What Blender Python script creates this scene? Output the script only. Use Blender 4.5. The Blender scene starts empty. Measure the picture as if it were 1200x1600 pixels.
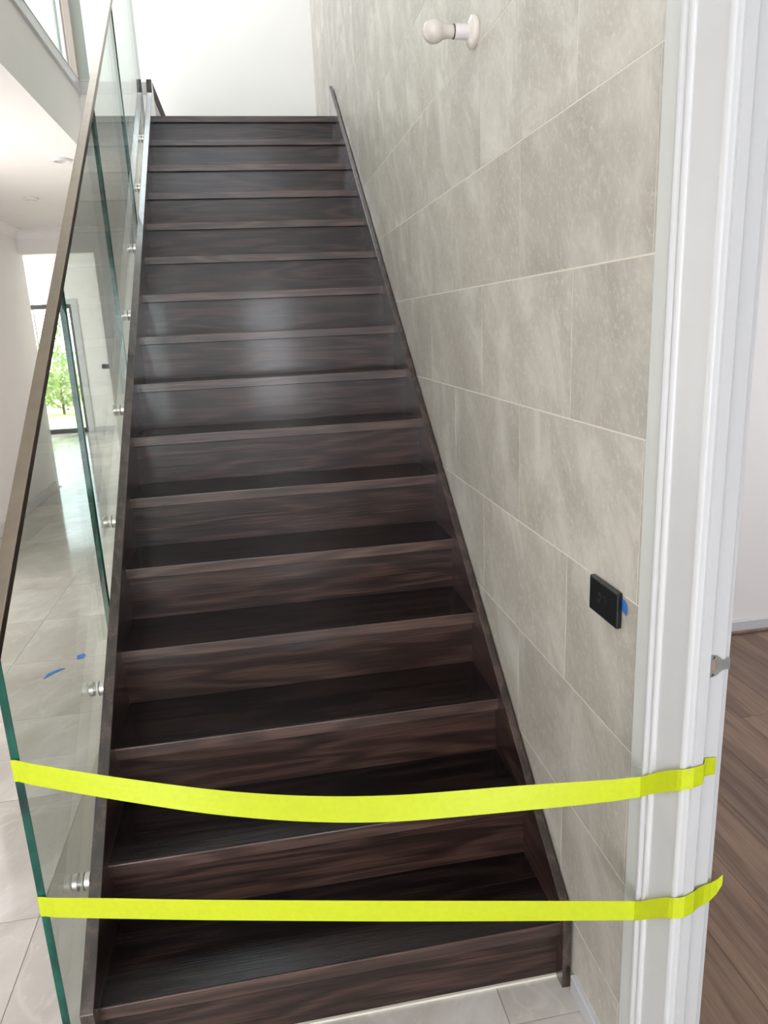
import bpy, bmesh, math, random
from mathutils import Vector, Matrix

random.seed(7)
scene = bpy.context.scene
C = scene.collection

# ------------------------------------------------------------------ camera
YAW, PITCH, ROLL = 0.16481, 0.25401, -0.04540
cam_d = bpy.data.cameras.new('camera')
cam_o = bpy.data.objects.new('camera', cam_d)
C.objects.link(cam_o)
fw = Vector((math.sin(YAW)*math.cos(PITCH), math.cos(YAW)*math.cos(PITCH), -math.sin(PITCH)))
rt = Vector((math.cos(YAW), -math.sin(YAW), 0))
up = rt.cross(fw)
rt2 = rt*math.cos(ROLL) + up*math.sin(ROLL)
up2 = up*math.cos(ROLL) - rt*math.sin(ROLL)
cam_o.matrix_world = Matrix(((rt2.x, up2.x, -fw.x, -0.61236),
                             (rt2.y, up2.y, -fw.y, -1.36416),
                             (rt2.z, up2.z, -fw.z, 1.59613),
                             (0, 0, 0, 1)))
cam_d.sensor_fit = 'HORIZONTAL'
cam_d.sensor_width = 36.0
cam_d.lens = 36.0*1137.0/1200.0
cam_d.clip_start = 0.02
cam_d.clip_end = 200
scene.camera = cam_o

# ------------------------------------------------------------------ world, sun, daylight at the openings, added fill lamps
world = bpy.data.worlds.new('sky')
scene.world = world
world.use_nodes = True
bg = world.node_tree.nodes['Background']
bg.inputs['Color'].default_value = (0.86, 0.93, 1.0, 1)
bg.inputs['Strength'].default_value = 7.0

sun_d = bpy.data.lights.new('sun', 'SUN')
sun_d.energy = 10.0
sun_d.angle = 0.01
sun_d.color = (1.0, 0.95, 0.86)
sun_o = bpy.data.objects.new('sun', sun_d)
C.objects.link(sun_o)
sun_o.rotation_euler = Vector((-0.25, -0.62, -0.75)).to_track_quat('-Z', 'Y').to_euler()

def window_or_fill_light(name, loc, direction, w, h, power, col):
    d = bpy.data.lights.new(name, 'AREA')
    d.shape = 'RECTANGLE'; d.size = w; d.size_y = h; d.energy = power; d.color = col
    o = bpy.data.objects.new(name, d)
    C.objects.link(o)
    o.location = loc
    o.rotation_euler = Vector(direction).to_track_quat('-Z', 'Z' if abs(direction[2]) < .5 else 'Y').to_euler()
    return o

# daylight entering by the glazed entrance, the front door and sidelight, the skylight over the landing,
# the upstairs window and the window of the side room; fill lamps are added
window_or_fill_light('entrance_daylight', (-2.78, -2.75, 1.25), (1, 0, 0), 1.3, 2.1, 24, (0.94, 0.96, 1.0))
window_or_fill_light('front_door_daylight', (-2.1, -4.1, 1.25), (0, 1, 0), 1.0, 2.1, 40, (0.96, 0.97, 1.0))
window_or_fill_light('sidelight_daylight', (-0.40, -4.1, 1.35), (0, 1, 0), 0.5, 1.3, 20, (0.93, 0.96, 1.0))
window_or_fill_light('upper_left_fill', (-3.42, -1.2, 4.1), (1, 0, 0), 1.8, 1.4, 55, (0.96, 0.97, 1.0))  # unseen lamp added on the upper left wall to brighten the tiled wall
window_or_fill_light('upstairs_daylight', (-3.42, 3.95, 4.15), (1, 0, 0), 1.3, 1.5, 50, (0.86, 0.93, 1.0))
window_or_fill_light('skylight_daylight', (-1.25, 4.1, 5.2), (0, 0, -1), 1.1, 1.1, 26, (0.86, 0.93, 1.0))
window_or_fill_light('side_room_daylight', (3.35, 0.2, 1.5), (-1, 0, 0), 1.8, 1.5, 58, (0.88, 0.91, 1.0))
window_or_fill_light('hall_fill', (-2.79, 2.9, 1.35), (1, 0, 0), 2.4, 1.8, 56, (1.0, 0.97, 0.96))  # unseen lamp added on the left wall to brighten the hall
window_or_fill_light('garden_room_fill', (-6.15, 9.4, 1.2), (1, 0, 0), 2.6, 2.0, 190, (0.95, 0.97, 1.0))  # unseen lamp added to brighten the garden room, no opening behind it

scene.view_settings.view_transform = 'Standard'
scene.view_settings.look = 'None'
scene.view_settings.gamma = 1.0
scene.view_settings.use_curve_mapping = False
scene.view_settings.exposure = -0.18

# ------------------------------------------------------------------ dimensions
R_, G_, W_ = 0.176, 0.23003, 1.0637         # riser, going, stair width
SL = R_/G_
TX = 0.027                                  # face of the wall tiles
LX0, LX1 = -W_-0.0295, -W_                  # outer stringer
XG = -1.114                                 # glass plane
YTOP = 15*G_
ZTOP = 16*R_
FX = -1.49                                  # edge of the upper floor
FY = 3.66
ZC = 2.65                                   # ground floor ceiling
YB = 4.79                                   # back wall of the landing
def nose(y): return R_ + SL*y

# ------------------------------------------------------------------ helpers
def srgb(r, g, b):
    f = lambda c: (c/255/12.92) if c/255 <= .04045 else ((c/255+.055)/1.055)**2.4
    return (f(r), f(g), f(b), 1)

def link_mesh(name, me, mat=None, parent=None, loc=(0, 0, 0)):
    o = bpy.data.objects.new(name, me)
    C.objects.link(o)
    if mat is not None and len(me.materials) == 0:
        me.materials.append(mat)
    o.location = loc
    if parent is not None:
        o.parent = parent
    return o

def pos_of(o):
    p = Vector((0, 0, 0))
    while o is not None:
        p += o.location; o = o.parent
    return p

def from_bm(name, bm, mat, parent=None, smooth=False):
    """bm in world coordinates; the origin goes to its bounding-box centre"""
    lo = Vector([min(v.co[i] for v in bm.verts) for i in range(3)])
    hi = Vector([max(v.co[i] for v in bm.verts) for i in range(3)])
    c = (lo+hi)/2
    for v in bm.verts: v.co -= c
    bmesh.ops.recalc_face_normals(bm, faces=bm.faces)
    me = bpy.data.meshes.new(name)
    bm.to_mesh(me); bm.free()
    if smooth:
        for p in me.polygons: p.use_smooth = True
    base = pos_of(parent) if parent is not None else Vector((0, 0, 0))
    return link_mesh(name, me, mat, parent, c-base)

def box_bm(x0, x1, y0, y1, z0, z1, bev=0.0, seg=1, bm=None):
    b = bmesh.new()
    vs = [b.verts.new((x, y, z)) for x in (x0, x1) for y in (y0, y1) for z in (z0, z1)]
    for f in ((0,1,3,2),(4,6,7,5),(0,4,5,1),(2,3,7,6),(0,2,6,4),(1,5,7,3)):
        b.faces.new([vs[i] for i in f])
    if bev > 0:
        bmesh.ops.bevel(b, geom=b.edges[:], offset=bev, segments=seg, affect='EDGES', profile=.5)
    if bm is not None:
        me = bpy.data.meshes.new('tmp'); b.to_mesh(me); b.free(); bm.from_mesh(me); bpy.data.meshes.remove(me)
        return bm
    return b

def box(name, x0, x1, y0, y1, z0, z1, mat, parent=None, bev=0.0, seg=1):
    return from_bm(name, box_bm(x0, x1, y0, y1, z0, z1, bev, seg), mat, parent)

def prism_bm(poly, axis, a, b, bev=0.0, seg=1):
    """polygon in the two other axes, extruded along axis from a to b"""
    def P(u, v, w):
        return {'x': (w, u, v), 'y': (u, w, v), 'z': (u, v, w)}[axis]
    bm = bmesh.new()
    A = [bm.verts.new(P(u, v, a)) for u, v in poly]
    B = [bm.verts.new(P(u, v, b)) for u, v in poly]
    n = len(poly)
    bm.faces.new(A); bm.faces.new(B[::-1])
    for i in range(n):
        bm.faces.new((A[i], B[i], B[(i+1) % n], A[(i+1) % n]))
    if bev > 0:
        bmesh.ops.bevel(bm, geom=bm.edges[:], offset=bev, segments=seg, affect='EDGES', profile=.5)
    return bm

def prism(name, poly, axis, a, b, mat, parent=None, bev=0.0, seg=1):
    return from_bm(name, prism_bm(poly, axis, a, b, bev, seg), mat, parent)

def lathe_bm(prof, origin, axis, n=32):
    """prof = [(r, t)]; t along axis"""
    ax = Vector(axis).normalized()
    u = ax.orthogonal().normalized(); w = ax.cross(u)
    bm = bmesh.new(); rings = []
    for r, t in prof:
        c = Vector(origin)+ax*t
        if r < 1e-6: rings.append([bm.verts.new(c)])
        else: rings.append([bm.verts.new(c+u*(r*math.cos(2*math.pi*i/n))+w*(r*math.sin(2*math.pi*i/n))) for i in range(n)])
    for A, B in zip(rings, rings[1:]):
        for i in range(n):
            j = (i+1) % n
            if len(A) == 1 and len(B) == 1: continue
            if len(A) == 1: bm.faces.new((A[0], B[i], B[j]))
            elif len(B) == 1: bm.faces.new((A[i], A[j], B[0]))
            else: bm.faces.new((A[i], B[i], B[j], A[j]))
    for Rg in (rings[0], rings[-1]):
        if len(Rg) > 1: bm.faces.new(Rg)
    return bm

def lathe(name, prof, origin, axis, mat, parent=None, n=32, smooth=True):
    o = from_bm(name, lathe_bm(prof, origin, axis, n), mat, parent, False)
    if smooth:
        for p in o.data.polygons: p.use_smooth = len(p.vertices) <= 4
        o.data.set_sharp_from_angle(angle=math.radians(40))
    return o

def empty(name, loc=(0, 0, 0)):
    o = bpy.data.objects.new(name, None)
    C.objects.link(o); o.location = loc; o.empty_display_size = .1
    return o

def tag(o, label, cat, group=None, kind=None):
    o['label'] = label; o['category'] = cat
    if group: o['group'] = group
    if kind: o['kind'] = kind
    return o

def struct(o, label=None):
    o['kind'] = 'structure'
    if label: o['label'] = label
    return o

# ------------------------------------------------------------------ materials
def new_mat(name):
    m = bpy.data.materials.new(name); m.use_nodes = True
    nt = m.node_tree
    return m, nt, nt.nodes['Principled BSDF']

def N(nt, typ, **kw):
    n = nt.nodes.new(typ)
    for k, v in kw.items():
        if hasattr(n, k): setattr(n, k, v)
        else: n.inputs[k].default_value = v
    return n

def ramp(nt, stops):
    r = nt.nodes.new('ShaderNodeValToRGB')
    e = r.color_ramp.elements
    while len(e) < len(stops): e.new(.5)
    for el, (p, c) in zip(e, stops): el.position = p; el.color = c
    return r

def plain(name, col, rough=.5, metal=0.0, spec=.5, noise=0.0, bump=0.0, scale=60):
    m, nt, b = new_mat(name)
    b.inputs['Base Color'].default_value = col
    b.inputs['Roughness'].default_value = rough
    b.inputs['Metallic'].default_value = metal
    b.inputs['Specular IOR Level'].default_value = spec
    tc = N(nt, 'ShaderNodeTexCoord')
    nz = N(nt, 'ShaderNodeTexNoise', Scale=scale, Detail=4.0)
    nt.links.new(tc.outputs['Object'], nz.inputs['Vector'])
    if noise:
        d = tuple(c*(1-noise) for c in col[:3])+(1,)
        rp = ramp(nt, [(.3, d), (.7, col)])
        nt.links.new(nz.outputs['Fac'], rp.inputs['Fac'])
        nt.links.new(rp.outputs['Color'], b.inputs['Base Color'])
    if bump:
        bp = N(nt, 'ShaderNodeBump', Strength=bump, Distance=.002)
        nt.links.new(nz.outputs['Fac'], bp.inputs['Height'])
        nt.links.new(bp.outputs['Normal'], b.inputs['Normal'])
    return m

def wood(name, rot, dark, mid, light, rough=.3, fine=1.0, coat=0.0, bump=.4, seedrand=True, spec=.5):
    """grain runs along local X after rot"""
    m, nt, b = new_mat(name)
    tc = N(nt, 'ShaderNodeTexCoord')
    oi = N(nt, 'ShaderNodeObjectInfo')
    off = N(nt, 'ShaderNodeVectorMath', operation='SCALE')
    comb = N(nt, 'ShaderNodeCombineXYZ')
    for i in range(3): nt.links.new(oi.outputs['Random'], comb.inputs[i])
    nt.links.new(comb.outputs[0], off.inputs[0]); off.inputs['Scale'].default_value = 37.0
    add = N(nt, 'ShaderNodeVectorMath', operation='ADD')
    mp = N(nt, 'ShaderNodeMapping')
    mp.inputs['Rotation'].default_value = rot
    nt.links.new(tc.outputs['Object'], mp.inputs['Vector'])
    nt.links.new(mp.outputs[0], add.inputs[0]); nt.links.new(off.outputs[0], add.inputs[1])
    m2 = N(nt, 'ShaderNodeMapping'); m2.inputs['Scale'].default_value = (1.2, 11, 11)
    nt.links.new(add.outputs[0], m2.inputs['Vector'])
    # large cathedral figure: rings of a warped distance field
    big = N(nt, 'ShaderNodeTexNoise', Scale=.9, Detail=2.0, Roughness=.5)
    nt.links.new(m2.outputs[0], big.inputs['Vector'])
    mul = N(nt, 'ShaderNodeMath', operation='MULTIPLY'); mul.inputs[1].default_value = 34*fine
    nt.links.new(big.outputs['Fac'], mul.inputs[0])
    sn = N(nt, 'ShaderNodeMath', operation='SINE'); nt.links.new(mul.outputs[0], sn.inputs[0])
    m3 = N(nt, 'ShaderNodeMapping'); m3.inputs['Scale'].default_value = (5, 260*fine, 260*fine)
    nt.links.new(add.outputs[0], m3.inputs['Vector'])
    fn = N(nt, 'ShaderNodeTexNoise', Scale=1.0, Detail=3.0, Roughness=.6)
    nt.links.new(m3.outputs[0], fn.inputs['Vector'])
    s2 = N(nt, 'ShaderNodeMath', operation='MULTIPLY_ADD'); s2.inputs[1].default_value = .16; s2.inputs[2].default_value = 0
    nt.links.new(sn.outputs[0], s2.inputs[0])
    mix = N(nt, 'ShaderNodeMath', operation='ADD')
    nt.links.new(s2.outputs[0], mix.inputs[0]); nt.links.new(fn.outputs['Fac'], mix.inputs[1])
    rp = ramp(nt, [(.28, dark), (.52, mid), (.78, light)])
    nt.links.new(mix.outputs[0], rp.inputs['Fac'])
    # board to board variation
    hsv = N(nt, 'ShaderNodeHueSaturation')
    mr = N(nt, 'ShaderNodeMapRange'); mr.inputs['To Min'].default_value = .85; mr.inputs['To Max'].default_value = 1.15
    nt.links.new(oi.outputs['Random'], mr.inputs['Value'])
    nt.links.new(mr.outputs[0], hsv.inputs['Value']); nt.links.new(rp.outputs['Color'], hsv.inputs['Color'])
    nt.links.new(hsv.outputs[0], b.inputs['Base Color'])
    b.inputs['Roughness'].default_value = rough
    b.inputs['Specular IOR Level'].default_value = spec
    b.inputs['Coat Weight'].default_value = coat
    b.inputs['Coat Roughness'].default_value = .12
    bp = N(nt, 'ShaderNodeBump', Strength=bump, Distance=.0012)
    nt.links.new(mix.outputs[0], bp.inputs['Height'])
    nt.links.new(bp.outputs['Normal'], b.inputs['Normal'])
    return m

def stone(name, base, light, dark, streak_rot, rough, spec=.5, vein=.5, bump=.0, scale=1.0, stretch=(9, 9, 3), vein_pos=.5, fleck=.56):
    m, nt, b = new_mat(name)
    tc = N(nt, 'ShaderNodeTexCoord'); oi = N(nt, 'ShaderNodeObjectInfo')
    comb = N(nt, 'ShaderNodeCombineXYZ')
    for i in range(3): nt.links.new(oi.outputs['Random'], comb.inputs[i])
    off = N(nt, 'ShaderNodeVectorMath', operation='SCALE'); off.inputs['Scale'].default_value = 53.0
    nt.links.new(comb.outputs[0], off.inputs[0])
    add = N(nt, 'ShaderNodeVectorMath', operation='ADD')
    nt.links.new(tc.outputs['Object'], add.inputs[0]); nt.links.new(off.outputs[0], add.inputs[1])
    mp = N(nt, 'ShaderNodeMapping'); mp.inputs['Rotation'].default_value = streak_rot
    nt.links.new(add.outputs[0], mp.inputs['Vector'])
    ms = N(nt, 'ShaderNodeMapping'); ms.inputs['Scale'].default_value = stretch
    nt.links.new(mp.outputs[0], ms.inputs['Vector'])
    n1 = N(nt, 'ShaderNodeTexNoise', Scale=.55*scale, Detail=6.0, Roughness=.62, Distortion=.6)
    nt.links.new(ms.outputs[0], n1.inputs['Vector'])
    r1 = ramp(nt, [(.3, dark), (.5, base), (.72, light)])
    nt.links.new(n1.outputs['Fac'], r1.inputs['Fac'])
    # pale flecks
    n2 = N(nt, 'ShaderNodeTexNoise', Scale=7.5*scale, Detail=5.0, Roughness=.75, Distortion=.4)
    nt.links.new(ms.outputs[0], n2.inputs['Vector'])
    r2 = ramp(nt, [(fleck, (0, 0, 0, 1)), (fleck+.13, (1, 1, 1, 1))])
    nt.links.new(n2.outputs['Fac'], r2.inputs['Fac'])
    mx = N(nt, 'ShaderNodeMix', data_type='RGBA'); mx.inputs[0].default_value = 0
    f1 = N(nt, 'ShaderNodeMath', operation='MULTIPLY'); f1.inputs[1].default_value = .55
    nt.links.new(r2.outputs['Color'], f1.inputs[0]); nt.links.new(f1.outputs[0], mx.inputs[0])
    nt.links.new(r1.outputs['Color'], mx.inputs[6]); mx.inputs[7].default_value = light
    # thin wandering veins
    n3 = N(nt, 'ShaderNodeTexNoise', Scale=2.1*scale, Detail=3.0, Roughness=.55, Distortion=.9)
    nt.links.new(mp.outputs[0], n3.inputs['Vector'])
    sub = N(nt, 'ShaderNodeMath', operation='SUBTRACT'); sub.inputs[1].default_value = vein_pos
    nt.links.new(n3.outputs['Fac'], sub.inputs[0])
    ab = N(nt, 'ShaderNodeMath', operation='ABSOLUTE'); nt.links.new(sub.outputs[0], ab.inputs[0])
    r3 = ramp(nt, [(.0, (vein, vein, vein, 1)), (.012, (0, 0, 0, 1))])
    nt.links.new(ab.outputs[0], r3.inputs['Fac'])
    mv = N(nt, 'ShaderNodeMix', data_type='RGBA')
    nt.links.new(r3.outputs['Color'], mv.inputs[0]); nt.links.new(mx.outputs[2], mv.inputs[6])
    mv.inputs[7].default_value = tuple(min(1, c*1.15) for c in light[:3])+(1,)
    hsv = N(nt, 'ShaderNodeHueSaturation')
    mr = N(nt, 'ShaderNodeMapRange'); mr.inputs['To Min'].default_value = .94; mr.inputs['To Max'].default_value = 1.05
    nt.links.new(oi.outputs['Random'], mr.inputs['Value']); nt.links.new(mr.outputs[0], hsv.inputs['Value'])
    nt.links.new(mv.outputs[2], hsv.inputs['Color']); nt.links.new(hsv.outputs[0], b.inputs['Base Color'])
    b.inputs['Roughness'].default_value = rough
    b.inputs['Specular IOR Level'].default_value = spec
    if bump:
        bp = N(nt, 'ShaderNodeBump', Strength=bump, Distance=.001)
        nt.links.new(n2.outputs['Fac'], bp.inputs['Height']); nt.links.new(bp.outputs['Normal'], b.inputs['Normal'])
    return m

def thin_glass(name, tint):
    """clear pane: Schlick reflection over a tinted straight-through transmission"""
    m = bpy.data.materials.new(name); m.use_nodes = True
    nt = m.node_tree; nt.nodes.clear()
    out = N(nt, 'ShaderNodeOutputMaterial')
    lw = N(nt, 'ShaderNodeLayerWeight', Blend=.5)
    pw = N(nt, 'ShaderNodeMath', operation='POWER'); pw.inputs[1].default_value = 5.0
    ma = N(nt, 'ShaderNodeMath', operation='MULTIPLY_ADD'); ma.inputs[1].default_value = .96; ma.inputs[2].default_value = .04
    nt.links.new(lw.outputs['Facing'], pw.inputs[0]); nt.links.new(pw.outputs[0], ma.inputs[0])
    tr = N(nt, 'ShaderNodeBsdfTransparent'); tr.inputs['Color'].default_value = tint
    gl = N(nt, 'ShaderNodeBsdfGlossy'); gl.inputs['Roughness'].default_value = 0.0
    gl.inputs['Color'].default_value = (.97, 1, .985, 1)
    mx = N(nt, 'ShaderNodeMixShader')
    nt.links.new(ma.outputs[0], mx.inputs['Fac']); nt.links.new(tr.outputs[0], mx.inputs[1]); nt.links.new(gl.outputs[0], mx.inputs[2])
    nt.links.new(mx.outputs[0], out.inputs['Surface'])
    return m

M = {}
M['white'] = plain('white_wall_paint', srgb(238, 235, 231), .6, noise=.02, scale=3)
M['ceiling'] = plain('ceiling_paint', srgb(240, 237, 234), .7, noise=.02, scale=3)
M['gloss_white'] = plain('white_enamel', srgb(202, 201, 202), .28, noise=.015, scale=4)
M['nib'] = plain('off_white_enamel', srgb(204, 205, 201), .4, noise=.02, scale=4)
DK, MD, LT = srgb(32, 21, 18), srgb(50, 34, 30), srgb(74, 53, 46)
ang = math.atan(SL)
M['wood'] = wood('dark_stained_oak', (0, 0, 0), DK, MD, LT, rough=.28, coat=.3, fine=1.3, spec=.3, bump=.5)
M['wood_nosing_lit'] = wood('dark_stained_oak_nosing_lit', (0, 0, 0), srgb(46, 31, 27), srgb(68, 48, 42), srgb(90, 67, 59), rough=.34, coat=.25, fine=1.4)  # lighter than the treads: front light on the nosing faces painted into the colour
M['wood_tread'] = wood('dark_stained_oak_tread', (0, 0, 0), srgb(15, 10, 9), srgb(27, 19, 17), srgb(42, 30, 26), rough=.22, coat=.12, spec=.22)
M['wood_string'] = wood('dark_stained_oak_stringer', (0, 0, -math.pi/2), DK, MD, srgb(84, 62, 54), rough=.28, coat=1.0)
M['wood_kerb'] = wood('dark_stained_oak_kerb', (0, 0, -math.pi/2), DK, MD, MD, rough=.6, spec=.2)
M['plank'] = wood('oak_floor_board', (0, 0, -math.pi/2), srgb(104, 82, 66), srgb(122, 98, 80), srgb(138, 114, 94), rough=.45, fine=.5, bump=.1)
M['plank_gap'] = plain('board_gap', srgb(60, 46, 36), .8, noise=.1)
M['wall_tile'] = stone('stone_look_wall_tile', srgb(182, 175, 165), srgb(210, 204, 195), srgb(168, 160, 149), (.55, 0, 0), .42, vein=.14, bump=.12, stretch=(9, 9, 5.5), scale=1.3, fleck=.51)
M['grout'] = plain('pale_grout', srgb(226, 219, 206), .8, noise=.05)
M['floor_tile'] = stone('polished_floor_tile', srgb(196, 189, 182), srgb(220, 214, 208), srgb(182, 174, 166), (0, 0, .5), .10, vein=.22, stretch=(7, 3, 5), scale=.7)
M['floor_grout'] = plain('grey_grout', srgb(168, 160, 150), .8, noise=.05)
M['glass'] = thin_glass('clear_toughened_glass', (.95, .985, .965, 1))
M['steel'] = plain('brushed_steel', srgb(162, 151, 138), .33, metal=1.0, noise=.12, scale=25)
M['satin'] = plain('satin_nickel', srgb(176, 174, 170), .42, metal=.55, noise=.06, scale=40)
M['steel_dark'] = plain('dark_gasket', srgb(40, 40, 40), .5, noise=.05)
M['steel_bright'] = plain('polished_steel', srgb(205, 203, 198), .28, metal=1.0, noise=.04, scale=20)
M['tape'] = plain('fluorescent_tape', srgb(191, 203, 16), .55, noise=.07, scale=90, bump=.1)
M['black'] = plain('matt_black_plastic', srgb(17, 20, 23), .35, noise=.05)
M['blue'] = plain('blue_tape', srgb(40, 118, 205), .6, noise=.05)
M['ceramic'] = plain('white_porcelain', srgb(218, 210, 201), .2, noise=.02)
M['socket'] = plain('white_plastic_socket', srgb(222, 214, 214), .35, noise=.02)
M['opal'] = plain('opal_glass', srgb(210, 202, 195), .18, noise=.02)
M['alu'] = plain('dark_aluminium_frame', srgb(58, 58, 60), .45, noise=.05)
M['screw'] = plain('screw_metal', srgb(120, 115, 110), .35, metal=1.0, noise=.05)
M['taupe'] = plain('taupe_door_paint', srgb(152, 132, 122), .5, noise=.02, scale=3)
M['greige'] = plain('greige_paint', srgb(132, 130, 123), .5, noise=.02, scale=3)
M['leaf'] = plain('leaf_green', srgb(168, 186, 110), .6, noise=.4, scale=8)
M['fence'] = plain('pale_fence_paint', srgb(214, 212, 204), .7, noise=.05)
M['trunk'] = plain('bark', srgb(110, 92, 74), .8, noise=.3, scale=15)
mg, nt, b = new_mat('lawn')
tc = N(nt, 'ShaderNodeTexCoord'); nz = N(nt, 'ShaderNodeTexNoise', Scale=2.5, Detail=8.0, Roughness=.7)
nt.links.new(tc.outputs['Object'], nz.inputs['Vector'])
rp = ramp(nt, [(.35, srgb(165, 178, 120)), (.55, srgb(200, 200, 150)), (.7, srgb(214, 196, 165))])
nt.links.new(nz.outputs['Fac'], rp.inputs['Fac']); nt.links.new(rp.outputs['Color'], b.inputs['Base Color'])
b.inputs['Roughness'].default_value = .9
M['lawn'] = mg
# green cut edge of thick glass: coloured by depth, glossy
me_, nt, b = new_mat('green_glass_edge')
tc = N(nt, 'ShaderNodeTexCoord'); mp = N(nt, 'ShaderNodeMapping'); mp.inputs['Scale'].default_value = (20, 20, 7)
nz = N(nt, 'ShaderNodeTexNoise', Scale=1.0, Detail=3.0)
nt.links.new(tc.outputs['Object'], mp.inputs['Vector']); nt.links.new(mp.outputs[0], nz.inputs['Vector'])
rp = ramp(nt, [(.35, srgb(2, 42, 38)), (.6, srgb(8, 88, 72)), (.8, srgb(48, 168, 138))])
nt.links.new(nz.outputs['Fac'], rp.inputs['Fac']); nt.links.new(rp.outputs['Color'], b.inputs['Base Color'])
b.inputs['Roughness'].default_value = .08
M['glass_edge'] = me_

# ------------------------------------------------------------------ the setting
# ground floor: grout bed with its tiles
floor = struct(box('floor', -6.2, TX+.03, -4.3, 11.9, -0.06, -0.0015, M['floor_grout']), 'pale polished stone-look tiled floor')
TP = 0.597; FX0, FY0 = -1.35, 0.513; GW = 0.003
tile_cache = {}
def tile_mesh(kind, sx, sy, sz, mat, bev):
    k = (kind, round(sx, 4), round(sy, 4), round(sz, 4))
    if k not in tile_cache:
        b_ = box_bm(-sx/2, sx/2, -sy/2, sy/2, -sz/2, sz/2, 0)
        bmesh.ops.recalc_face_normals(b_, faces=b_.faces)
        me = bpy.data.meshes.new(kind); b_.to_mesh(me); b_.free(); me.materials.append(mat)
        tile_cache[k] = me
    return tile_cache[k]

def put_tile(name, x0, x1, y0, y1, z0, z1, mat, parent):
    me = tile_mesh(name, x1-x0, y1-y0, z1-z0, mat, 0)
    return link_mesh(name, me, mat, parent, Vector(((x0+x1)/2, (y0+y1)/2, (z0+z1)/2))-pos_of(parent))

for i in range(-8, 3):
    for j in range(-4, 20):
        x0, x1 = FX0+i*TP, FX0+(i+1)*TP
        y0, y1 = FY0+j*TP, FY0+(j+1)*TP
        far = y0 > 6.6
        xl, xh = (-4.9, -1.75) if far else (-2.82, TX+.005)
        if y1 < -1.6 or y0 > 11.8: continue
        if x0 > -1.1 and y0 > 0.2: continue
        if x1 > -1.0 and y1 > 0.7: continue
        a0, a1 = max(x0, xl), min(x1, xh); b0, b1 = y0, min(y1, 11.84)
        if a1-a0 < .03: continue
        put_tile('floor_tile', a0+GW/2, a1-GW/2, b0+GW/2, b1-GW/2, -.012, 0, M['floor_tile'], floor)

# tiled stair wall: substrate in pale grout colour, tiles proud of it
wall_right = struct(box('wall_right', TX+.0006, TX+.036, -.266, YB+.1, 0, 5.25, M['grout']), 'wall beside the stairs clad in grey-beige stone-look tiles')
Z0, TH, TY, TW = 1.98288, 0.29886, 0.0645, 0.59837
for i in range(-8, 7):
    zt, zb = Z0-i*TH, Z0-(i+1)*TH
    zb = max(zb, .052)
    par = (i+1) % 2
    for n in range(-2, 9):
        y0 = TY+par*TW/2+n*TW; y1 = y0+TW
        y0, y1 = max(y0, -.266), min(y1, YB)
        if y1-y0 < .02 or zt-zb < .02: continue
        if y0 > 0 and zt < min(nose(y0)+.03, ZTOP-.1): continue
        put_tile('wall_tile', TX, TX+.008, y0+.0015, y1-.0015, zb+.0017, zt-.0017, M['wall_tile'], wall_right)
skr = struct(box('baseboard_right', TX-.012, TX+.002, -.264, -.03, 0, .05, M['gloss_white'], None, .002), 'low white skirting under the tiled wall')

# white wall over and behind the side doorway
struct(box('wall_right_door_side', TX+.0, TX+.036, -4.2, -1.32, 0, 5.25, M['white']))
struct(box('wall_right_over_door', TX+.0, TX+.036, -1.32, -.266, 2.42, 5.25, M['white']))

# ground floor walls on the left
wall_left = struct(box('wall_left', -2.95, -2.83, -4.2, 6.97, 0, ZC+.2, M['white']), 'plain cream-white wall')
wf = struct(empty('wall_far', (-1.7, 6.9, 0)), 'white wall with a plain opening to the garden room')
box('wall_panel', -2.115, -1.12, 6.85, 6.97, 0, ZC+.1, M['white'], wf)
box('wall_nib', -2.9, -2.845, 6.85, 6.97, 0, 2.42, M['white'], wf)
box('opening_header', -2.9, -2.115, 6.85, 6.97, 2.42, ZC+.1, M['white'], wf)
struct(box('baseboard_left', -2.83, -2.815, -4.1, 6.85, 0, .095, M['gloss_white'], None, .003), 'white skirting along the left wall')

def cornice_profile(s=.085):
    pts = [(0, 0), (s, 0), (s, -.012)]
    for k in range(1, 8):
        t = k/8*math.pi/2
        pts.append((s-(s-.014)*math.sin(t), -.012-(s-.02)*(1-math.cos(t))))
    pts += [(.008, -s), (0, -s)]
    return pts
# cornices: one along the left wall, one along the far wall
cp = cornice_profile()
struct(prism('trim_1', [(-2.83+u, ZC+v) for u, v in cp], 'y', -4.1, 6.85, M['ceiling']), 'cove cornice along the left wall')
struct(prism('trim_2', [(6.85-u, ZC+v) for u, v in cp], 'x', -2.83, -1.12, M['ceiling']), 'cove cornice over the opening')

# upper floor slab with its plastered edge and white cap round the stair void
struct(prism('ceiling', [(-2.9, -4.2), (FX, -4.2), (FX, FY), (-1.10, FY), (-1.10, 6.97), (-2.9, 6.97)], 'z', ZC, 2.985, M['ceiling']), 'white plaster ceiling and edge of the upper floor')
struct(prism('trim_3', [(FX-.14, -4.2), (FX+.012, -4.2), (FX+.012, FY-.012), (-1.098, FY-.012), (-1.098, FY+.13), (FX-.14, FY+.13)], 'z', 2.985, 3.05, M['gloss_white'], None, .004, 2), 'white cap on the kerb round the stair void')
struct(box('floor_landing_base', -1.10, TX, YTOP+.03, YB+.02, ZC, ZTOP-.03, M['ceiling']))
struct(box('wall_kerb', -1.10, -W_-.002, 3.62, YB, ZTOP-.05, 2.96, M['white']), 'low white upstand beside the landing')
struct(box('wall_under_landing', -1.12, -1.10, 3.62, 6.97, 0, ZC, M['white']), 'white wall below the landing')
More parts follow.
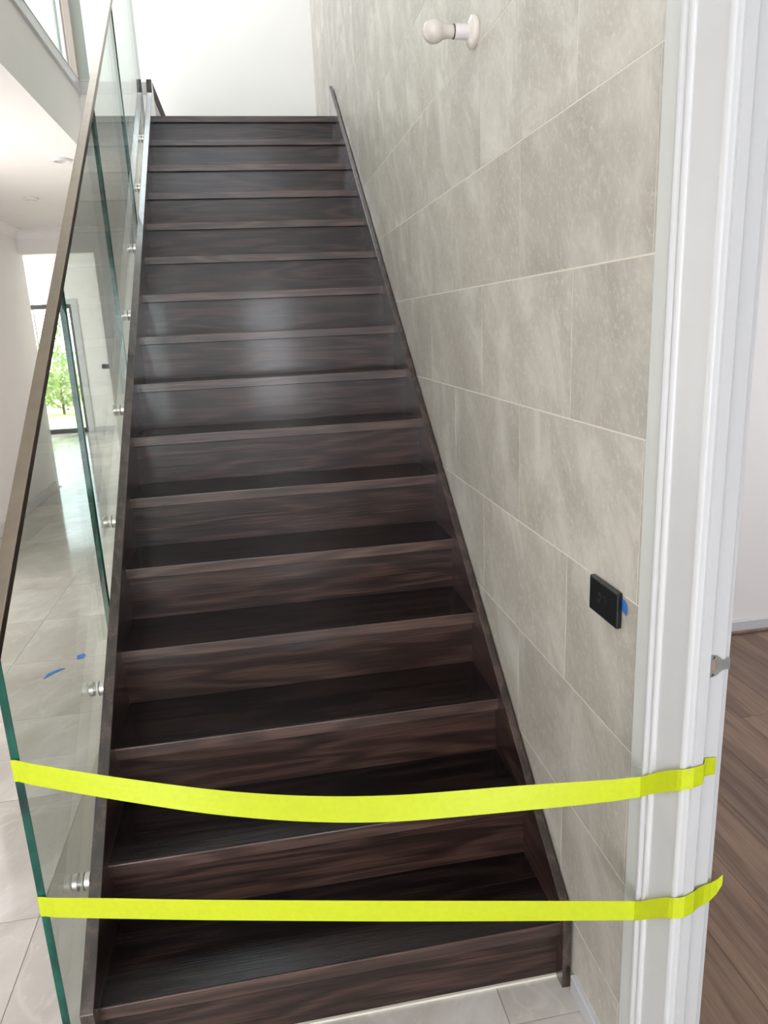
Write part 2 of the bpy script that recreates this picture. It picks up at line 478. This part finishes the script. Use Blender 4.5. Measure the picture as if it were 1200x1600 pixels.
# landing floor boards
lf = struct(empty('floor_landing', (-.5, 4.1, ZTOP)), 'dark timber landing')
for k in range(9):
    y0 = YTOP+.12+k*.14
    put_tile('landing_board', -1.06, TX-.004, y0, min(y0+.139, YB), ZTOP-.02, ZTOP, M['wood_tread'], lf)

# walls of the upper level
wb = struct(empty('wall_back', (-.5, YB, ZTOP)), 'white wall behind the landing')
box('wall_panel', -1.60, TX+.036, YB, YB+.1, ZC+.12, 5.25, M['white'], wb)
box('wall_panel', -3.5, -1.77, YB, YB+.1, ZC+.12, 5.25, M['white'], wb)
box('wall_panel', -1.77, -1.60, YB, YB+.1, 4.9, 5.25, M['white'], wb)
struct(box('wall_upper_left', -3.6, -3.5, -4.2, 4.9, 2.985, 5.25, M['white']))
struct(box('ceiling_upper', -3.6, TX+.036, -4.3, 4.9, 5.25, 5.35, M['ceiling']))
# a door standing in the back wall upstairs, seen through the balustrades
d3 = struct(empty('door_3', (-1.69, YB, ZTOP)), 'taupe door ajar upstairs behind the glass')
prism('door_leaf', [(-1.735, YB-.012), (-1.676, YB-.03), (-1.668, YB+.006), (-1.735, YB+.03)], 'z', ZTOP+.01, 4.9, M['taupe'], d3)
box('door_reveal', -1.672, -1.60, YB+.0, YB+.06, ZTOP+.01, 4.9, M['greige'], d3)
box('architrave', -1.785, -1.735, YB-.02, YB+.02, ZTOP+.01, 4.95, M['gloss_white'], d3, .004)

# entrance wall behind the camera: glazed door, sidelight and high window
we = struct(empty('wall_entrance', (-1.4, -4.2, 0)), 'entrance wall')
for (x0, x1, z0, z1) in ((-3.6, -2.62, 0, 5.25), (-2.62, -1.58, 2.32, 3.33), (-1.58, -.62, 0, 3.33), (-.62, -.08, 2.02, 3.33), (-.62, -.08, 0, .68),
                         (-.08, TX+.036, 0, 5.25), (-2.62, -1.92, 3.33, 5.25), (-1.92, -.08, 4.67, 5.25), (-2.62, -1.58, 0, .18)):
    box('wall_panel', x0, x1, -4.3, -4.2, z0, z1, M['white'], we)

# frames of the daylight windows, and two made up round added fill lamps
def window_frame(name, axis, c, w, h, label):
    x, y, z = c
    e_ = struct(empty(name, c), label)
    t = .05
    for a0, a1, z0, z1 in ((-w/2-t, w/2+t, h/2, h/2+t), (-w/2-t, w/2+t, -h/2-t, -h/2), (-w/2-t, -w/2, -h/2, h/2), (w/2, w/2+t, -h/2, h/2)):
        if axis == 'x': box('window_frame', x-.03, x+.03, y+a0, y+a1, z+z0, z+z1, M['gloss_white'], e_, .003)
        elif axis == 'y': box('window_frame', x+a0, x+a1, y-.03, y+.03, z+z0, z+z1, M['gloss_white'], e_, .003)
        else: box('window_frame', x+a0, x+a1, y+z0, y+z1, z-.03, z+.03, M['gloss_white'], e_, .003)
window_frame('fill_frame_hall', 'x', (-2.80, 2.9, 1.35), 2.4, 1.8, 'made-up window frame round the added hall fill lamp')  # added frame, the wall behind the fill lamp is solid
window_frame('window_2', 'x', (-2.80, -2.75, 1.25), 1.3, 2.1, 'tall entrance side window')
window_frame('fill_frame_upper', 'x', (-3.45, -1.2, 4.1), 1.8, 1.4, 'made-up window frame round the added upper fill lamp')  # added to frame the upper fill lamp, no opening in the wall
window_frame('window_4', 'x', (-3.45, 3.95, 4.15), 1.3, 1.5, 'upstairs window by the landing')
window_frame('window_5', 'z', (-1.25, 4.1, 5.22), 1.1, 1.1, 'skylight over the landing')
window_frame('window_6', 'x', (3.42, .2, 1.5), 1.8, 1.5, 'side room window')

# garden room beyond the opening
wg = struct(empty('wall_garden', (-3, 11.85, 0)), 'end wall of the garden room')
box('wall_panel', -3.5, -1.0, 11.85, 11.97, 0, 2.9, M['white'], wg)
box('wall_panel', -6.2, -3.5, 11.85, 11.97, 2.14, 2.9, M['white'], wg)
box('wall_panel', -6.2, -5.7, 11.85, 11.97, 0, 2.14, M['white'], wg)
struct(box('wall_garden_room_left', -6.3, -6.2, 6.97, 11.97, 0, 2.9, M['white']))
struct(box('wall_garden_room_right', -1.1, -1.0, 6.97, 11.97, 0, 2.9, M['white']))
struct(box('wall_garden_room_front', -6.2, -2.95, 6.87, 6.97, 0, 2.9, M['white']))
struct(box('ceiling_garden_room', -6.3, -1.0, 6.97, 11.97, 2.78, 2.9, M['ceiling']))
struct(prism('trim_4', [(11.85-u*1.4, 2.78+v*1.6) for u, v in cp], 'x', -6.2, -1.1, M['ceiling']), 'cornice in the garden room')
struct(box('baseboard_garden', -3.42, -1.1, 11.835, 11.85, 0, .085, M['gloss_white'], None, .003))
# glazed sliding door to the garden
d2 = struct(empty('door_2', (-4.6, 11.9, 0)), 'dark framed glazed sliding door to the garden')
box('frame_head', -5.7, -3.5, 11.86, 11.94, 2.06, 2.13, M['alu'], d2, .003)
box('frame_sill', -5.7, -3.5, 11.86, 11.94, 0.0, .075, M['alu'], d2, .003)
box('frame_stile', -3.545, -3.5, 11.86, 11.94, .075, 2.06, M['alu'], d2, .003)
box('frame_stile', -5.7, -5.655, 11.86, 11.94, .075, 2.06, M['alu'], d2, .003)
box('frame_stile', -4.66, -4.60, 11.87, 11.93, .075, 2.06, M['alu'], d2, .003)
box('pane', -5.655, -4.66, 11.897, 11.903, .075, 2.06, M['glass'], d2)
box('pane', -4.60, -3.545, 11.897, 11.903, .075, 2.06, M['glass'], d2)
box('architrave', -3.5, -3.40, 11.83, 11.852, 0, 2.2, M['gloss_white'], d2, .004)
box('architrave', -5.7, -3.5, 11.83, 11.852, 2.13, 2.2, M['gloss_white'], d2, .004)

# side room on the right with its boards
floor2 = struct(box('floor_side_room', TX+.036, 3.5, -4.2, 1.82, -.06, -.003, M['plank_gap']), 'mid-brown oak board floor')
pw = .188
rnd = random.Random(3)
pxs = 0.0
for i in range(18):
    x0 = .066+i*pw
    y = -1.7-rnd.random()*.9
    while y < 1.69:
        L = 1.25+rnd.random()*.5
        y0, y1 = max(y, -1.7), min(y+L, 1.69)
        if y1-y0 > .05:
            put_tile('floor_board', x0, x0+pw-.0015, y0+.0008, y1-.0008, -.014, 0, M['plank'], floor2)
        y += L
struct(box('wall_side_room_back', TX+.036, 3.5, 1.70, 1.8, 0, 2.7, M['white']), 'white back wall of the side room')
struct(box('baseboard_side_room', TX+.036, 3.5, 1.683, 1.70, .012, .068, M['gloss_white'], None, .003), 'white skirting in the side room')
struct(box('trim_5', TX+.036, 3.5, 1.67, 1.69, 0, .016, M['plank'], None, .003), 'oak bead at the foot of the skirting')
struct(box('wall_side_room_end', 3.5, 3.6, -4.2, 1.8, 0, 2.7, M['white']))
struct(box('wall_side_room_front', TX+.036, 3.5, -4.3, -4.2, 0, 2.7, M['white']))
struct(box('ceiling_side_room', TX+.036, 3.6, -4.3, 1.8, 2.7, 2.8, M['ceiling']))

# side doorway: nib, moulded architrave, rebated jamb, strike plate
d1 = struct(empty('door_1', (TX, -.36, 0)), 'white moulded door frame of the side doorway')
prism('reveal_nib', [(TX-.006, -.2662), (.012, -.268), (.012, -.330), (.05, -.330), (.05, -.2662)], 'z', 0, 2.6, M['nib'], d1)
arch = [(.03, -.329), (.004, -.329)]
for k in range(0, 9):                       # outer bead
    t = math.pi/2 - k/8*math.pi
    arch.append((.003-.0085*math.cos(t), -.3385+.0095*math.sin(t)))
arch += [(.001, -.3485)]
for k in range(0, 7):                       # second small bead
    t = math.pi/2 - k/6*math.pi
    arch.append((.001-.005*math.cos(t), -.3565+.0075*math.sin(t)))
arch += [(.002, -.366), (.002, -.436)]
for k in range(0, 7):                       # rounded inner edge
    t = k/6*math.pi/2
    arch.append((.004-.005*math.cos(t)-.001, -.441-.010*math.sin(t)))
arch += [(.012, -.4515), (.03, -.4515)]
prism('architrave', arch, 'z', 0, 2.5, M['gloss_white'], d1)
jamb = [(.0105, -.446), (.0105, -.458), (.0265, -.458), (.0275, -.457), (.0275, -.4505), (.0560, -.4505), (.0575, -.4490), (.0575, -.4440), (.0670, -.4440), (.0685, -.4425), (.0685, -.330), (.031, -.330), (.031, -.446)]
prism('jamb', jamb, 'z', 0, 2.42, M['gloss_white'], d1)
prism('jamb', [(.0105, -1.3), (.076, -1.3), (.076, -1.32), (.0105, -1.32)], 'z', 0, 2.42, M['gloss_white'], d1)
box('head_jamb', .0105, .076, -1.3, -.4505, 2.40, 2.42, M['gloss_white'], d1)
# strike plate: D-shaped plate with a lip and a latch hole
zc = 1.0695
bm = bmesh.new()
yP = -.4522
outer = [(0.0277, zc-.0185), (0.0355, zc-.0182), (0.0415, zc-.0165), (0.0470, zc-.012), (0.0515, zc-.0085), (0.0645, zc-.0085),
         (0.0645, zc+.0085), (0.0515, zc+.0085), (0.0470, zc+.012), (0.0415, zc+.0165), (0.0355, zc+.0182), (0.0277, zc+.0185)]
inner = [(0.0290, zc-.0095), (0.0330, zc-.0100), (0.0370, zc-.0092), (0.0385, zc-.0085), (0.0397, zc-.0080), (0.0401, zc-.0070),
         (0.0401, zc+.0085), (0.0397, zc+.0088), (0.0385, zc+.0090), (0.0370, zc+.0092), (0.0330, zc+.0095), (0.0290, zc+.0095)]
def ringv(pts, y): return [bm.verts.new((x, y, z)) for x, z in pts]
of, jf = ringv(outer, yP), ringv(inner, yP)
ob, jb = ringv(outer, yP+.0017), ringv(inner, yP+.0017)
n = len(outer)
for i in range(n):
    j = (i+1) % n
    bm.faces.new((of[i], of[j], jf[j], jf[i])); bm.faces.new((ob[i], jb[i], jb[j], ob[j]))
    bm.faces.new((of[i], ob[i], ob[j], of[j])); bm.faces.new((jf[i], jf[j], jb[j], jb[i]))
for v in bm.verts:                          # lip bends back into the side room
    if v.co.x > .052: v.co.y += (v.co.x-.052)*.12
strike = from_bm('strike_plate', bm, M['satin'], d1)
strike['label'] = 'steel strike plate'
box('latch_pocket', .0291, .0399, yP+.0012, yP+.0016, zc-.0092, zc+.0092, M['taupe'], strike)
for dz in (-.0145, .0145):
    lathe('screw', [(.0, 0), (.0022, 0), (.0024, .0004), (.0012, .0010), (0, .0007)], (.0350, yP+.0002, zc+dz), (0, -1, 0), M['screw'], strike, 12)

# ------------------------------------------------------------------ staircase
st = tag(empty('staircase', (-W_/2, 1.7, 0)), 'dark stained oak staircase with closed risers rising to the landing', 'staircase')
treads = {}
for k in range(1, 17):
    y0, z = (k-1)*G_, k*R_
    last = k == 16
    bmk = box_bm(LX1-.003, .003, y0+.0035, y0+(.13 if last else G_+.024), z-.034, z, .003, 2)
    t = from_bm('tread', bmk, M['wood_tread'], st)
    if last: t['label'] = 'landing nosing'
    from_bm('nosing', box_bm(LX1-.003, .003, y0, y0+.005, z-.034, z-.0004, .002, 2), M['wood_nosing_lit'], t)  # thin strip added to carry the painted front light
    yr = y0+.022
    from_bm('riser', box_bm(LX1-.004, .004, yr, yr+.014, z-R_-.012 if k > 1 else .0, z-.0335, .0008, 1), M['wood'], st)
# thin quad bead where the first riser meets the tiles
box('caulk_bead', LX1, 0, .016, .022, 0.0, .006, M['grout'], st)
# wall stringer
hs = .0525
ytr = 3.68
prism('stringer', [(-.018, 0), (.32, 0), (ytr+.0, nose(ytr)-.26), (ytr, nose(ytr)+hs), (-.018+.0, nose(-.018)+hs)], 'x', .0002, .0205, M['wood_string'], st, .0015, 2)
# outer stringer with its raised end at the landing
ho = .0615
prism('stringer', [(-.040, 0), (.32, 0), (3.60, nose(3.60)-.26), (3.66, ZTOP-.25), (3.66, 3.05), (3.60, 3.05), (3.57, nose(3.57)+ho), (-.040, nose(-.040)+ho)], 'x', LX0, LX1-.0003, M['wood_string'], st, .002, 2)
prism('kerb_rail', [(LX0-.004, 2.962), (LX1, 2.962), (LX1, 3.05), (LX0-.004, 3.05)], 'y', 3.662, YB-.002, M['wood_kerb'], st, .002, 2)
# plastered panel below the outer stringer
struct(prism('wall_under_stairs', [(.35, 0), (3.6, 0), (3.6, nose(3.6)-.27), (.35, nose(.35)-.29)], 'x', -1.088, -1.068, M['white']), 'plastered panel under the stairs')

# ------------------------------------------------------------------ glass balustrade on standoff pins with a steel rail
ba = tag(empty('glass_balustrade', (XG, 1.8, 0)), 'frameless glass stair balustrade with slim steel handrail on round pins', 'balustrade')
GT = .0145
ed = [-.055, 0.825, 1.705, 2.53, 3.45]
pins = [(.185, .575), (1.04, 1.455), (1.905, 2.30), (2.73, 3.15)]
for k in range(4):
    y0, y1 = ed[k]+(.004 if k else 0), ed[k+1]-.004
    lo, hi = -.110, .93
    poly = [(y0, nose(y0)+lo), (y1, nose(y1)+lo), (y1, nose(y1)+hi), (y0, nose(y0)+hi)]
    gp = prism('glass_panel', poly, 'x', XG-GT/2, XG+GT/2, M['glass'], ba)
    for ye, s in ((y0, -1), (y1, 1)):
        pl = [(ye, nose(ye)+lo), (ye+s*.0025, nose(ye)+lo), (ye+s*.0025, nose(ye)+hi), (ye, nose(ye)+hi)]
        e_ = prism('polished_edge', pl, 'x', XG-GT/2, XG+GT/2+(.003 if s < 0 and k else 0), M['glass_edge'], gp)
        e_['label'] = 'green polished glass edge'
    for yp in pins[k]:
        for dz in (.039,):
            c = (LX0, yp, nose(yp)+dz)
            pn = lathe('standoff_pin', [(.0, 0), (.020, 0), (.020, .0120), (.0190, .0128), (0, .0128)], c, (-1, 0, 0), M['steel_bright'], ba, 28)
            lathe('gasket', [(0, .0115), (.0204, .0115), (.0204, .0134), (0, .0134)], c, (-1, 0, 0), M['steel_dark'], pn, 28)
            ox = -(XG-GT/2)+LX0
            lathe('pin_cap', [(0, ox), (.020, ox), (.020, ox+.010), (.018, ox+.012), (0, ox+.012)], c, (-1, 0, 0), M['steel_bright'], pn, 28)
# handrail: rectangular tube square to the slope
ca, sa = math.cos(ang), math.sin(ang)
hw, hh = .0140, .0235
def railpt(y, d): return (y+sa*d, nose(y)+.953-ca*d)
ya, yb_ = -.10, 3.50
poly = [railpt(ya, 0), railpt(ya, hh), railpt(yb_, hh), railpt(yb_, 0)]
prism('handrail', poly, 'x', XG-hw, XG+hw, M['steel'], ba, .002, 2)

# upstairs balustrade glass along the void
ub = tag(empty('landing_balustrade', (FX-.06, 2, 3.05)), 'clear glass balustrade on the white kerb of the upper floor', 'balustrade')
for (y0, y1) in ((-3.9, -1.43), (-1.42, 1.10), (1.11, 3.625)):
    gp = box('glass_panel', FX-.070, FX-.058, y0, y1, 3.075, 4.0, M['glass'], ub)
    for ye, s in ((y0, -1), (y1, 1)):
        box('polished_edge', FX-.070, FX-.058, min(ye, ye+s*.002), max(ye, ye+s*.002), 3.075, 4.0, M['glass_edge'], gp)
    for yc in (y0+.12, y1-.045):
        cl = box('clamp', FX-.086, FX-.042, yc-.025, yc+.025, 3.05, 3.13, M['steel'], ub, .003)
box('top_rail', FX-.079, FX-.049, -3.9, 3.63, 4.0, 4.022, M['steel'], ub, .002)
gp = box('glass_panel', FX-.04, -1.16, FY+.05, FY+.062, 3.075, 4.0, M['glass'], ub)

# ------------------------------------------------------------------ fluorescent tapes across the foot of the stairs
def ribbon(name, pts, th=.0006):
    """pts: (x, y, ztop, zbot, lean_x, lean_y); lean shifts the top edge"""
    bm = bmesh.new(); rows = []
    nseg = 4
    P = [Vector((p[0], p[1], 0)) for p in pts]
    for i, p in enumerate(pts):
        a = P[max(i-1, 0)]; b2 = P[min(i+1, len(P)-1)]
        d = (b2-a).normalized(); nrm = Vector((d.y, -d.x, 0))
        lx = p[4] if len(p) > 4 else 0.0
        row = []
        for side in (0, 1):
            r_ = []
            for s in range(nseg+1):
                f = s/nseg
                z = p[3]+(p[2]-p[3])*f
                r_.append(bm.verts.new(P[i] + Vector((0, 0, z)) + nrm*(-lx*(f-.5)) + nrm*(th/2 if side == 0 else -th/2)))
            row.append(r_)
        rows.append(row)
    for A, B in zip(rows, rows[1:]):
        for side in (0, 1):
            for s in range(nseg):
                q = (A[side][s], B[side][s], B[side][s+1], A[side][s+1])
                bm.faces.new(q if side == 0 else q[::-1])
        for s in (0, nseg):
            bm.faces.new((A[0][s], A[1][s], B[1][s], B[0][s]))
    for A in (rows[0], rows[-1]):
        for s in range(nseg):
            bm.faces.new((A[0][s], A[0][s+1], A[1][s+1], A[1][s]))
    o = from_bm(name, bm, M['tape'], None, False)
    return o

def interp(tab, s):
    for (a, b2) in zip(tab, tab[1:]):
        if a[0] <= s <= b2[0]:
            t = (s-a[0])/(b2[0]-a[0])
            return [a[i]+(b2[i]-a[i])*t for i in range(1, len(a))]
    return list(tab[-1][1:] if s > tab[-1][0] else tab[0][1:])

def smooth_tab(tab, s, w=.05):
    acc = None; n_ = 0
    for k in range(-4, 5):
        v = interp(tab, min(max(s+k*w/4, tab[0][0]), tab[-1][0]))
        acc = v if acc is None else [p+q for p, q in zip(acc, v)]; n_ += 1
    return [p/n_ for p in acc]

A_, B_ = Vector((XG-.0, -.0625)), Vector((-.0078, -.3385))
def tape(name, tab, tail_z, right):
    pts = []
    zt, zb = tail_z
    # tail stuck on the outer face, wrap round the cut edge
    pts += [(XG-GT/2-.0008, -.018, zt+.006, zb+.008), (XG-GT/2-.0008, -.052, zt+.002, zb+.002), (XG-GT/2-.0006, -.0585, zt, zb), (XG+.0, -.0600, zt, zb)]
    nS = 48
    for i in range(1, nS+1):
        s = i/nS
        v = smooth_tab(tab, s, .06 if .06 < s < .94 else .01)
        p = A_.lerp(B_, s)
        pts.append((p.x, p.y, v[0], v[1], v[2] if len(v) > 2 else 0))
    pts += right
    return ribbon(name, pts)

tabU = [(0, .839, .793, 0), (.134, .807, .765, .008), (.29, .776, .739, .02), (.343, .765, .734, .028), (.473, .753, .724, .034), (.60, .755, .723, .032), (.67, .763, .729, .028), (.836, .788, .745, .012), (.95, .800, .758, .004), (1.0, .809, .768, 0)]
rightU = [(-.0066, -.3565, .824, .784), (-.0052, -.390, .852, .812), (-.0050, -.425, .879, .839), (-.0048, -.440, .889, .850), (-.0030, -.4495, .895, .857), (.003, -.4565, .900, .863), (.0095, -.4608, .904, .867), (.0260, -.4608, .907, .872), (.0285, -.4590, .911, .878), (.0310, -.4535, .912, .880), (.040, -.4528, .9115, .880), (.052, -.4526, .910, .880)]
tag(tape('tape_strip', tabU, (.839, .793), rightU), 'upper yellow tape, sagging, from glass edge to door frame', 'tape', 'tapes barring the stairs')
tabL = [(0, .533, .487, 0), (.1, .535, .487, 0), (.267, .534, .487, 0), (.6, .539, .492, 0), (.84, .544, .499, 0), (1.0, .547, .505, 0)]
rightL = [(-.0066, -.3565, .563, .521), (-.0052, -.390, .597, .555), (-.0050, -.425, .632, .590), (-.0048, -.440, .645, .604), (-.0030, -.4495, .652, .611), (.003, -.4565, .658, .617), (.0095, -.4608, .663, .621), (.0260, -.4610, .670, .628), (.036, -.4570, .671, .631), (.048, -.4545, .672, .633), (.060, -.4550, .675, .639), (.070, -.4570, .682, .653), (.0765, -.4600, .692, .672)]
tag(tape('tape_strip', tabL, (.533, .487), rightL), 'lower yellow tape pulled straight just above the second tread', 'tape', 'tapes barring the stairs')

# ------------------------------------------------------------------ batten holder with bulb on the tiled wall
by, bz = .698, 2.316
bh = tag(empty('bulb_holder', (TX, by, bz)), 'white batten holder with opal light bulb on the tiled wall', 'lamp')
lathe('base_plate', [(0, 0), (.038, 0), (.0395, .003), (.0390, .010), (.036, .014), (.026, .017), (.0215, .020), (0, .020)], (TX, by, bz), (-1, 0, 0), M['ceramic'], bh, 40)
lathe('socket', [(0, .018), (.0185, .018), (.0182, .052), (.0175, .056), (0, .056)], (TX, by, bz), (-1, 0, 0), M['socket'], bh, 32)
lathe('socket_rim', [(0, .0555), (.0172, .0555), (.0176, .0585), (0, .0585)], (TX, by, bz), (-1, 0, 0), M['steel_dark'], bh, 32)
pf = [(0, .058), (.0150, .058), (.0158, .064), (.0162, .074), (.0175, .082), (.0205, .088)]
for k in range(0, 15):
    t = math.radians(132-k*132/14)
    pf.append((.0290*math.sin(t), .1100+.0290*math.cos(t)))
lathe('bulb', pf, (TX, by, bz), (-1, 0, 0), M['opal'], bh, 40)
for sgn in (-1, 1):
    lathe('screw', [(0, 0), (.003, 0), (.0028, .001), (0, .0014)], (TX-.0142, by-.030*sgn*.3, bz+.030*sgn*.95), (-1, 0, 0), M['screw'], bh, 12)

# ------------------------------------------------------------------ switches
def switch(name, c, axis, label, nb):
    s = tag(empty(name, c), label, 'switch')
    x, y, z = c
    if axis == 'x':
        box('plate', x-.0115, x, y-.058, y+.058, z-.036, z+.036, M['black'], s, .003, 2)
        for d in (-.011, .011):
            bt = lathe('button', [(0, 0), (.0088, 0), (.0088, .0022), (.0078, .0030), (0, .0022)], (x-.0112, y+d, z+.003), (-1, 0, 0), M['black'], s, 24)
    else:
        box('plate', x-.058, x+.058, y-.011, y, z-.038, z+.038, M['black'], s, .003, 2)
        for d in (-.012, .012):
            lathe('button', [(0, 0), (.0088, 0), (.0088, .0022), (.0078, .0030), (0, .0022)], (x+d, y-.0108, z), (0, -1, 0), M['black'], s, 24)
    return s
switch('light_switch', (TX, -.1285, 1.0545), 'x', 'black two-button light switch on the tiled wall near the door frame', 2)
switch('light_switch', (-3.085, 11.85, 1.09), 'y', 'small black light switch on the far garden room wall', 2)

def bit(name, pts, z0, th, label):
    bm = bmesh.new()
    A = [bm.verts.new(p) for p in pts]; off = Vector(th)
    B = [bm.verts.new(Vector(p)+off) for p in pts]
    bm.faces.new(A); bm.faces.new(B[::-1])
    for i in range(len(pts)): bm.faces.new((A[i], A[(i+1) % len(pts)], B[(i+1) % len(pts)], B[i]))
    return tag(from_bm(name, bm, M['blue']), label, 'tape')
bit('blue_tape_tab', [(TX-.0005, -.180, 1.080), (TX-.0005, -.194, 1.0785), (TX-.003, -.2055, 1.0745), (TX-.003, -.2070, 1.053), (TX-.0005, -.191, 1.056), (TX-.0005, -.182, 1.061)], 0, (-.0006, 0, 0), 'blue tape tab sticking out beside the black switch')
bit('blue_tape_scrap', [(-1.630, 2.285, .0002), (-1.600, 2.290, .0002), (-1.594, 2.325, .0002), (-1.612, 2.345, .0002), (-1.640, 2.320, .0002)], 0, (0, 0, .004), 'round crumpled blue tape scrap on the tiles behind the glass')
bit('blue_tape_scrap', [(-1.745, 2.095, .0002), (-1.700, 2.155, .0002), (-1.668, 2.190, .0002), (-1.690, 2.190, .0002), (-1.735, 2.150, .0002)], 0, (0, 0, .003), 'long thin blue tape scrap on the tiles behind the glass')

# ------------------------------------------------------------------ downlights
def downlight(x, y, label):
    d = tag(empty('downlight', (x, y, ZC)), label, 'downlight', 'downlights in the lower ceiling')
    lathe('trim_ring', [(.043, -.001), (.062, -.001), (.062, .005), (.055, .014), (.046, .014), (.043, .006), (.043, -.001)], (x, y, ZC), (0, 0, -1), M['gloss_white'], d, 32)
    lathe('lens', [(0, .001), (.0435, .001), (.0435, .004), (0, .005)], (x, y, ZC), (0, 0, -1), M['opal'], d, 32)
    return d
downlight(-2.20, 5.08, 'white round downlight in the lower ceiling left of the handrail')
downlight(-1.66, 3.75, 'white downlight partly hidden behind the steel handrail')

# ------------------------------------------------------------------ garden
tag(box('lawn', -30, 20, 12.0, 60, -.25, -.12, M['lawn']), 'sunlit lawn outside the sliding door', 'lawn', kind='stuff')
tag(box('paving_strip', -8, 0, 11.98, 13.0, -.12, -.05, M['fence']), 'pale paving strip outside the sliding door', 'paving')
def shrub(x, y, h, r, label, seed):
    rn = random.Random(seed)
    e_ = tag(empty('shrub', (x, y, -.12)), label, 'shrub', 'shrubs in the garden')
    bm = bmesh.new()
    for k in range(420):
        th = rn.random()*2*math.pi; ph = math.acos(2*rn.random()-1); rr = (.55+.45*rn.random())
        c = Vector((x+r*rr*math.sin(ph)*math.cos(th), y+r*rr*math.sin(ph)*math.sin(th), -.12+h*.55+h*.45*rr*math.cos(ph)))
        d = Vector((rn.gauss(0, 1), rn.gauss(0, 1), rn.gauss(0, 1))).normalized(); u = d.orthogonal().normalized()
        s = .05+.06*rn.random()
        vs = [bm.verts.new(c+d*s), bm.verts.new(c+u*s*.45), bm.verts.new(c-d*s), bm.verts.new(c-u*s*.45+d.cross(u)*s*.2)]
        bm.faces.new((vs[0], vs[1], vs[2])); bm.faces.new((vs[0], vs[2], vs[3]))
    f = from_bm('foliage', bm, M['leaf'], e_); f['kind'] = 'stuff'
    lathe('stem', [(0, 0), (.03, 0), (.02, h*.6), (0, h*.6)], (x, y, -.12), (0, 0, 1), M['trunk'], e_, 8)
shrub(-5.0, 16.5, 1.0, .55, 'leafy shrub on the lawn right of the garden view', 1)
shrub(-6.1, 19.5, 1.7, .8, 'taller shrub on the lawn left of the garden view', 2)
shrub(-7.3, 24.0, 4.2, 1.4, 'tree-like shrub at the back of the garden', 3)
fn = tag(empty('garden_fence', (-9, 27, -.12)), 'pale post and rail fence at the end of the lawn', 'fence')
for k in range(9):
    box('post', -14+k*1.6, -13.9+k*1.6, 27, 27.1, -.12, 1.1, M['fence'], fn)
for z in (.25, .62, .98):
    box('rail', -14, -1.1, 26.97, 27.0, z, z+.1, M['fence'], fn)
